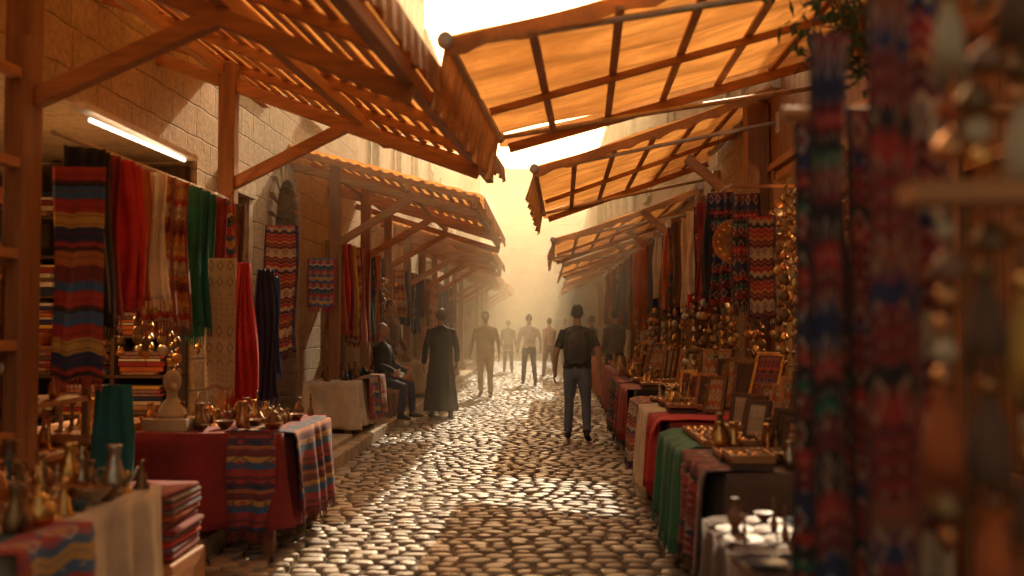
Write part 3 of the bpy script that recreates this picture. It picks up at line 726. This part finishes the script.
frames([(1.58,5.1+i*.31,.79,R.uniform(.2,.3),R.uniform(.28,.46),R.choice(pr)) for i in range(7)])
frames([(1.32+R.uniform(-.05,.05),5.3+i*.42,.79,.17,R.uniform(.2,.28),R.choice(pr)) for i in range(5)])
frames([(1.6+R.uniform(-.05,.05),7.4+i*.37,.80,R.uniform(.24,.32),R.uniform(.34,.54),R.choice(pr)) for i in range(7)])
frames([(1.34,7.9+i*.5,.80,.18,R.uniform(.22,.3),R.choice(pr)) for i in range(4)])
frames([(1.62,10.7+i*.45,.82,R.uniform(.25,.32),R.uniform(.34,.45),R.choice(pr)) for i in range(6)])
frames([(1.62,14.4+i*.5,.82,R.uniform(.25,.32),R.uniform(.34,.45),R.choice(pr)) for i in range(6)])
def foliage(name,c,r,n,size=.05):
    g=MB(); c=Vector(c)
    cl=[c+Vector((R.gauss(0,.5)*r[0],R.gauss(0,.5)*r[1],R.gauss(0,.5)*r[2])) for _ in range(max(5,n//60))]
    for q in cl: g.tube([c+Vector((0,0,-r[2])),(c+q)/2+Vector((0,0,-.1)),q],[.012,.008,.004],'woodZ',5)
    for i in range(n):
        q=R.choice(cl); p=q+Vector((R.gauss(0,1)*r[0],R.gauss(0,1)*r[1],R.gauss(0,1)*r[2]))*.28
        a=Vector((R.uniform(-1,1),R.uniform(-1,1),R.uniform(-1,1))).normalized(); b=a.orthogonal().normalized(); s=size*R.uniform(.6,1.3)
        v=[g.vert(p-a*s),g.vert(p+b*s*.4),g.vert(p+a*s),g.vert(p-b*s*.4)]; g.face(v,'leaf')
    g.done(name)
foliage('hanging_vine',(1.5,4.6,3.05),(.35,.4,.35),900,.045)
foliage('rooftop_shrub',(2.6,30,8.9),(.9,1.2,.7),2500,.11)
# ---------------------------------------------------------------- people
M['skin']=simple('skin',(.44,.25,.16),.55,0,.12,15,.2,.002); M['hairk']=simple('hair_dark',(.02,.015,.012),.6,0,.4,60,.6,.004); M['hairg']=simple('hair_grey',(.22,.19,.16),.6,0,.4,60,.6,.004)
M['jean']=cloth('denim',(.14,.19,.27)); M['khaki']=cloth('khaki',(.46,.33,.18)); M['tan']=cloth('tan_shirt',(.42,.28,.14)); M['white']=cloth('white_shirt',(.8,.77,.72)); M['shoe']=simple('shoe_leather',(.04,.03,.02),.5)
M['eye']=simple('eye',(.02,.015,.01),.2); M['lip']=simple('lips',(.25,.09,.07),.5); M['grey']=cloth('grey_cloth',(.13,.12,.11))
M['strap']=cloth('backpack_fabric',(.045,.04,.04)); M['robe']=cloth('robe_wool',(.022,.022,.036))
def person(name,x,y,h=1.75,head=0,top='blk',bot='jean',hair='hairk',legs=((.32,.22),(-.25,-.62)),arms=((-.28,.0),(.3,.45)),sleeve='short',robe=False,fat=1.0,zbase=0,pelvis=None,bag=False,vox=.013,beard=False,splay=.13):
    s=h/1.75; B=MB(); F=MB()
    tl,sl=.43,.41
    def leg(sg,a):
        hip=Vector((sg*.085,0,0)); k=hip+Vector((sg*.03,math.sin(a[0])*tl,-math.cos(a[0])*tl)); an=k+Vector((sg*.015,math.sin(a[1])*sl,-math.cos(a[1])*sl)); return hip,k,an
    Ls=[leg(-1,legs[0]),leg(1,legs[1])]
    zp=-min(l[2].z for l in Ls)+.085 if pelvis is None else pelvis
    up=Vector((0,0,zp)); off=zp-.90
    for sg,l,a in ((-1,Ls[0],legs[0]),(1,Ls[1],legs[1])):
        hip,k,an=[p+up for p in l]
        B.tube([hip+Vector((0,0,.04)),hip.lerp(k,.25),hip.lerp(k,.7),k,k.lerp(an,.3),k.lerp(an,.8),an+Vector((0,0,.02))],[.092*fat,.088*fat,.072*fat,.064,.064,.056,.058],bot,12)
        tilt=min(0,a[1])*.8 if pelvis is None else 0
        fw=Vector((sg*.12,math.cos(tilt),math.sin(tilt)))
        B.tube([an+Vector((0,0,.05)),an+Vector((0,-.01,-.02))],[.04,.04],'shoe',10)
        B.tube([an-fw*.055+Vector((0,0,-.045)),an-fw*.02+Vector((0,0,-.042)),an+fw*.06+Vector((0,0,-.045)),an+fw*.14+Vector((0,0,-.055)),an+fw*.185+Vector((0,0,-.062))],[(.028,.028),(.038,.04),(.042,.036),(.045,.026),(.03,.015)],'shoe',10)
    T=lambda z,yy=0: Vector((0,yy,z+off))
    tp=[(.80,.13,.095,0),(.86,.16,.115,0),(.94,.168,.12,-.005)]
    B.tube([T(a[0],a[3]) for a in tp]+[T(1.0)],[(a[1]*fat,a[2]*fat) for a in tp]+[(.155*fat,.11*fat)],bot,16)
    B.tube([T(.93),T(1.0),T(1.08,.0),T(1.2,0),T(1.32,.0),T(1.40,-.005),T(1.45,-.01),T(1.485,-.01)],[(.176*fat,.13*fat),(.167*fat,.122*fat),(.162*fat,.118*fat),(.176*fat,.124*fat),(.192,.125),(.188,.108),(.13,.085),(.07,.065)],top,16)
    if robe:
        B.tube([T(1.1),T(.9),T(.6,.0),T(.35,.01),Vector((0,.0,.12))],[(.17*fat,.125*fat),(.20,.16),(.215,.19),(.235,.22),(.265,.25)],top,18)
        for i in range(9):
            a=i*2*math.pi/9+.3; B.tube([T(1.0)+Vector((.17*math.cos(a),.12*math.sin(a),0)),T(.6)+Vector((.215*math.cos(a),.19*math.sin(a),0)),Vector((.268*math.cos(a),.252*math.sin(a),.115))],[.02,.028,.034],top,8)
    B.tube([T(1.44,-.01),T(1.50,-.003),T(1.57,.008)],[.06,.054,.052],'skin',12)
    hc=T(1.655,.015)
    B.ell(hc,(.074,.092,.108),'skin',16,12); B.ell(hc+Vector((0,.025,-.06)),(.052,.06,.05),'skin',12,8)
    B.tube([hc+Vector((0,.085,.012)),hc+Vector((0,.112,-.022)),hc+Vector((0,.09,-.032))],[.009,.015,.012],'skin',8)
    for sg in (-1,1): B.ell(hc+Vector((sg*.078,-.005,-.012)),(.011,.02,.03),'skin',8,6)
    B.ell(hc+Vector((0,-.02,.026)),(.079,.086,.097),hair,16,12); B.ell(hc+Vector((0,-.045,-.02)),(.064,.055,.055),hair,12,8)
    if beard: B.ell(hc+Vector((0,.05,-.085)),(.045,.045,.04),hair,10,8)
    for sg in (-1,1): F.ell(hc+Vector((sg*.03,.085,.004)),(.011,.008,.007),'eye',8,6); F.ell(hc+Vector((sg*.03,.092,.022)),(.018,.005,.004),hair,8,4)
    F.ell(hc+Vector((0,.088,-.056)),(.024,.008,.007),'lip',8,6)
    for sg,a in ((-1,arms[0]),(1,arms[1])):
        sh=T(1.405,-.005)+Vector((sg*.178,0,0))
        e=sh+Vector((sg*math.sin(splay)*.29,math.sin(a[0])*.29,-math.cos(a[0])*.28)); w=e+Vector((sg*.02,math.sin(a[1])*.25,-math.cos(a[1])*.25))
        B.tube([sh+Vector((-sg*.05,0,.015)),sh,sh.lerp(e,.35),sh.lerp(e,.75)],[.05,.062,.058,.058],top,12)
        lo=top if sleeve=='long' else 'skin'
        B.tube([sh.lerp(e,.6),e,e.lerp(w,.35),w],[.046,.041,.04,.029] if lo=='skin' else [.052,.05,.049,.045],lo,12)
        d=(w-e).normalized(); side=Vector((0,1,0)) if abs(d.y)<.8 else Vector((0,0,1)); side=(side-d*side.dot(d)).normalized(); pn=d.cross(side).normalized()
        if pn.x*sg>0: pn=-pn
        B.tube([w-d*.02,w+d*.02,w+d*.06,w+d*.095],[(.024,.024),(.02,.03),(.018,.042),(.013,.04)],'skin',10,ref=pn)
        for i,(o,l) in enumerate(((.03,.072),(.010,.08),(-.011,.074),(-.03,.058))):
            b=w+d*.085+side*o; F.tube([b,b+d*l*.45+pn*.006,b+d*l*.78+pn*.02,b+d*l*.95+pn*.036],[.0095,.009,.008,.006],'skin',7)
        b=w+d*.03+side*.03; F.tube([b,b+d*.025+side*.022+pn*.005,b+d*.055+side*.03+pn*.014],[.012,.011,.008],'skin',7)
    if bag:
        B.tube([T(1.0,-.13),T(1.06,-.145),T(1.25,-.15),T(1.36,-.135),T(1.40,-.11)],[(.10,.05),(.12,.065),(.12,.07),(.10,.05),(.06,.03)],'strap',14)
        for sg in (-1,1): B.tube([T(1.4,-.12)+Vector((sg*.09,0,0)),T(1.468,-.03)+Vector((sg*.10,0,0)),T(1.42,.08)+Vector((sg*.10,0,0)),T(1.2,.125)+Vector((sg*.11,0,0)),T(1.06,.02)+Vector((sg*.168,0,0)),T(1.06,-.12)+Vector((sg*.12,0,0))],[(.022,.010)]*6,'strap',8)
    src=BVHTree.FromPolygons([Vector(v) for v in B.v],B.f)
    tmp=B.done('tmp'); md=tmp.modifiers.new('r','REMESH'); md.mode='VOXEL'; md.voxel_size=vox
    sm=tmp.modifiers.new('s','SMOOTH'); sm.factor=.5; sm.iterations=3
    tx=bpy.data.textures.get('folds') or bpy.data.textures.new('folds','CLOUDS'); tx.noise_scale=.09
    dm=tmp.modifiers.new('d','DISPLACE'); dm.texture=tx; dm.strength=.018; dm.mid_level=.5
    dg=bpy.context.evaluated_depsgraph_get(); me=bpy.data.meshes.new_from_object(tmp.evaluated_get(dg)); bpy.data.objects.remove(tmp)
    keys=B.mats; base=len(F.v)
    for v in me.vertices: F.v.append(tuple(v.co)); F.uv.append((v.co.x*2,v.co.z))
    for p in me.polygons:
        loc,nn,ix,dd=src.find_nearest(p.center); k=keys[B.m[ix]] if ix is not None else top
        F.f.append(tuple(i+base for i in p.vertices)); F.m.append(F.mi(k)); F.sm.append(True)
    ob=F.done(name); ob.scale=(s,s,s); ob.location=(x,y,zbase+.012); ob.rotation_euler=(0,0,head); bpy.data.meshes.remove(me)
    return ob
person('walking_man',.42,13.0,1.72,-.08,'blk','jean',bag=True,vox=.011,legs=((.16,.05),(-.06,-.42)),arms=((-.16,.12),(-.28,.1)),splay=.36,fat=1.12)
person('robed_man',-1.67,16.0,1.72,.25,'robe','blk','hairg',robe=True,sleeve='long',legs=((.2,.1),(-.1,-.3)),arms=((-.1,.15),(.15,.5)),beard=True,fat=1.12,splay=.3)
person('walking_man',-1.24,20.7,1.74,math.pi-.1,'tan','khaki','hairk',legs=((.22,.12),(-.15,-.4)),arms=((-.2,.1),(.2,.5)),fat=1.15,vox=.015,splay=.3)
person('walking_man',-.40,24.9,1.74,.1,'white','navy','hairk',legs=((.28,.2),(-.2,-.5)),vox=.016,splay=.35,sleeve='long')
person('walking_woman',-1.15,31,1.64,.0,'grey','blk','hairk',sleeve='long',vox=.018)
person('walking_woman',.12,28.5,1.66,.5,'pink','choc','hairk',sleeve='long',vox=.018,legs=((.2,.1),(-.1,-.3)))
person('standing_man',1.28,18.4,1.74,.5,'grey','blk','hairk',sleeve='long',legs=((.05,.0),(-.02,-.06)),arms=((.05,.5),(.2,.9)),fat=1.08,vox=.015)
person('standing_man',1.1,23.5,1.70,.9,'choc','navy','hairg',sleeve='long',vox=.018)
person('shopkeeper',-2.55,16.4,1.74,-2.0,'choc','blk','hairk',sleeve='long',legs=((.0,.0),(.03,-.03)),arms=((.1,.6),(.2,.9)),zbase=.125,vox=.015)
person('walking_man',.75,38,1.72,3.0,'tan','jean','hairk',vox=.02)
person('seated_vendor',-2.42,14.75,1.72,-1.9,'blk','navy','hairg',sleeve='long',legs=((1.45,.05),(1.4,-.1)),pelvis=.57,arms=((.3,1.1),(.35,1.2)),zbase=.10,vox=.014,beard=True)
g=MB(); g.bb(-2.62,-2.22,14.55,14.95,.5,.54,'woodX')
for x in (-2.58,-2.26):
    for y in (14.6,14.9): g.bb(x-.02,x+.02,y-.02,y+.02,.12,.5,'woodZ')
g.done('wooden_stool')
# ---------------------------------------------------------------- haze
m=bpy.data.materials.new('dusty_air'); m.use_nodes=True; nt=m.node_tree; nt.nodes.clear()
o=nt.nodes.new('ShaderNodeOutputMaterial'); v=nt.nodes.new('ShaderNodeVolumeScatter'); v.inputs['Color'].default_value=(1,.83,.57,1); v.inputs['Density'].default_value=.016; v.inputs['Anisotropy'].default_value=.7
nt.links.new(v.outputs[0],o.inputs['Volume']); M['haze']=m
g=MB(); g.bb(-3.28,2.28,11,57.5,-.3,8,'haze'); g.done('dust_haze')
# ---------------------------------------------------------------- light
EL,AZ=math.radians(31),math.radians(8)
w=bpy.data.worlds.new('World'); sc.world=w; w.use_nodes=True; nt=w.node_tree
bg=nt.nodes['Background']; sky=nt.nodes.new('ShaderNodeTexSky'); sky.sky_type='NISHITA'; sky.sun_disc=False; sky.sun_elevation=EL; sky.sun_rotation=AZ; sky.dust_density=6; sky.air_density=1.2
tm=nt.nodes.new('ShaderNodeVectorMath'); tm.operation='MULTIPLY'; tm.inputs[1].default_value=(2.2,1.5,.86); nt.links.new(sky.outputs[0],tm.inputs[0]); nt.links.new(tm.outputs[0],bg.inputs[0]); bg.inputs[1].default_value=.15
d=Vector((math.sin(AZ)*math.cos(EL),math.cos(AZ)*math.cos(EL),math.sin(EL)))
l=bpy.data.lights.new('sun','SUN'); l.energy=5; l.angle=math.radians(.5); l.color=(1,.80,.52); so=bpy.data.objects.new('sun',l); sc.collection.objects.link(so)
so.rotation_euler=d.to_track_quat('Z','Y').to_euler()
# ---------------------------------------------------------------- camera
c=bpy.data.cameras.new('camera'); co=bpy.data.objects.new('camera',c); sc.collection.objects.link(co); sc.camera=co
c.lens=35; c.sensor_width=36; c.clip_end=2000; co.location=(0,0,1.5); co.rotation_euler=(math.radians(92.13),0,math.radians(1.9))
c.dof.use_dof=True; c.dof.focus_distance=12; c.dof.aperture_fstop=1.3
sc.view_settings.view_transform='Standard'; sc.view_settings.look='None'; sc.view_settings.exposure=0
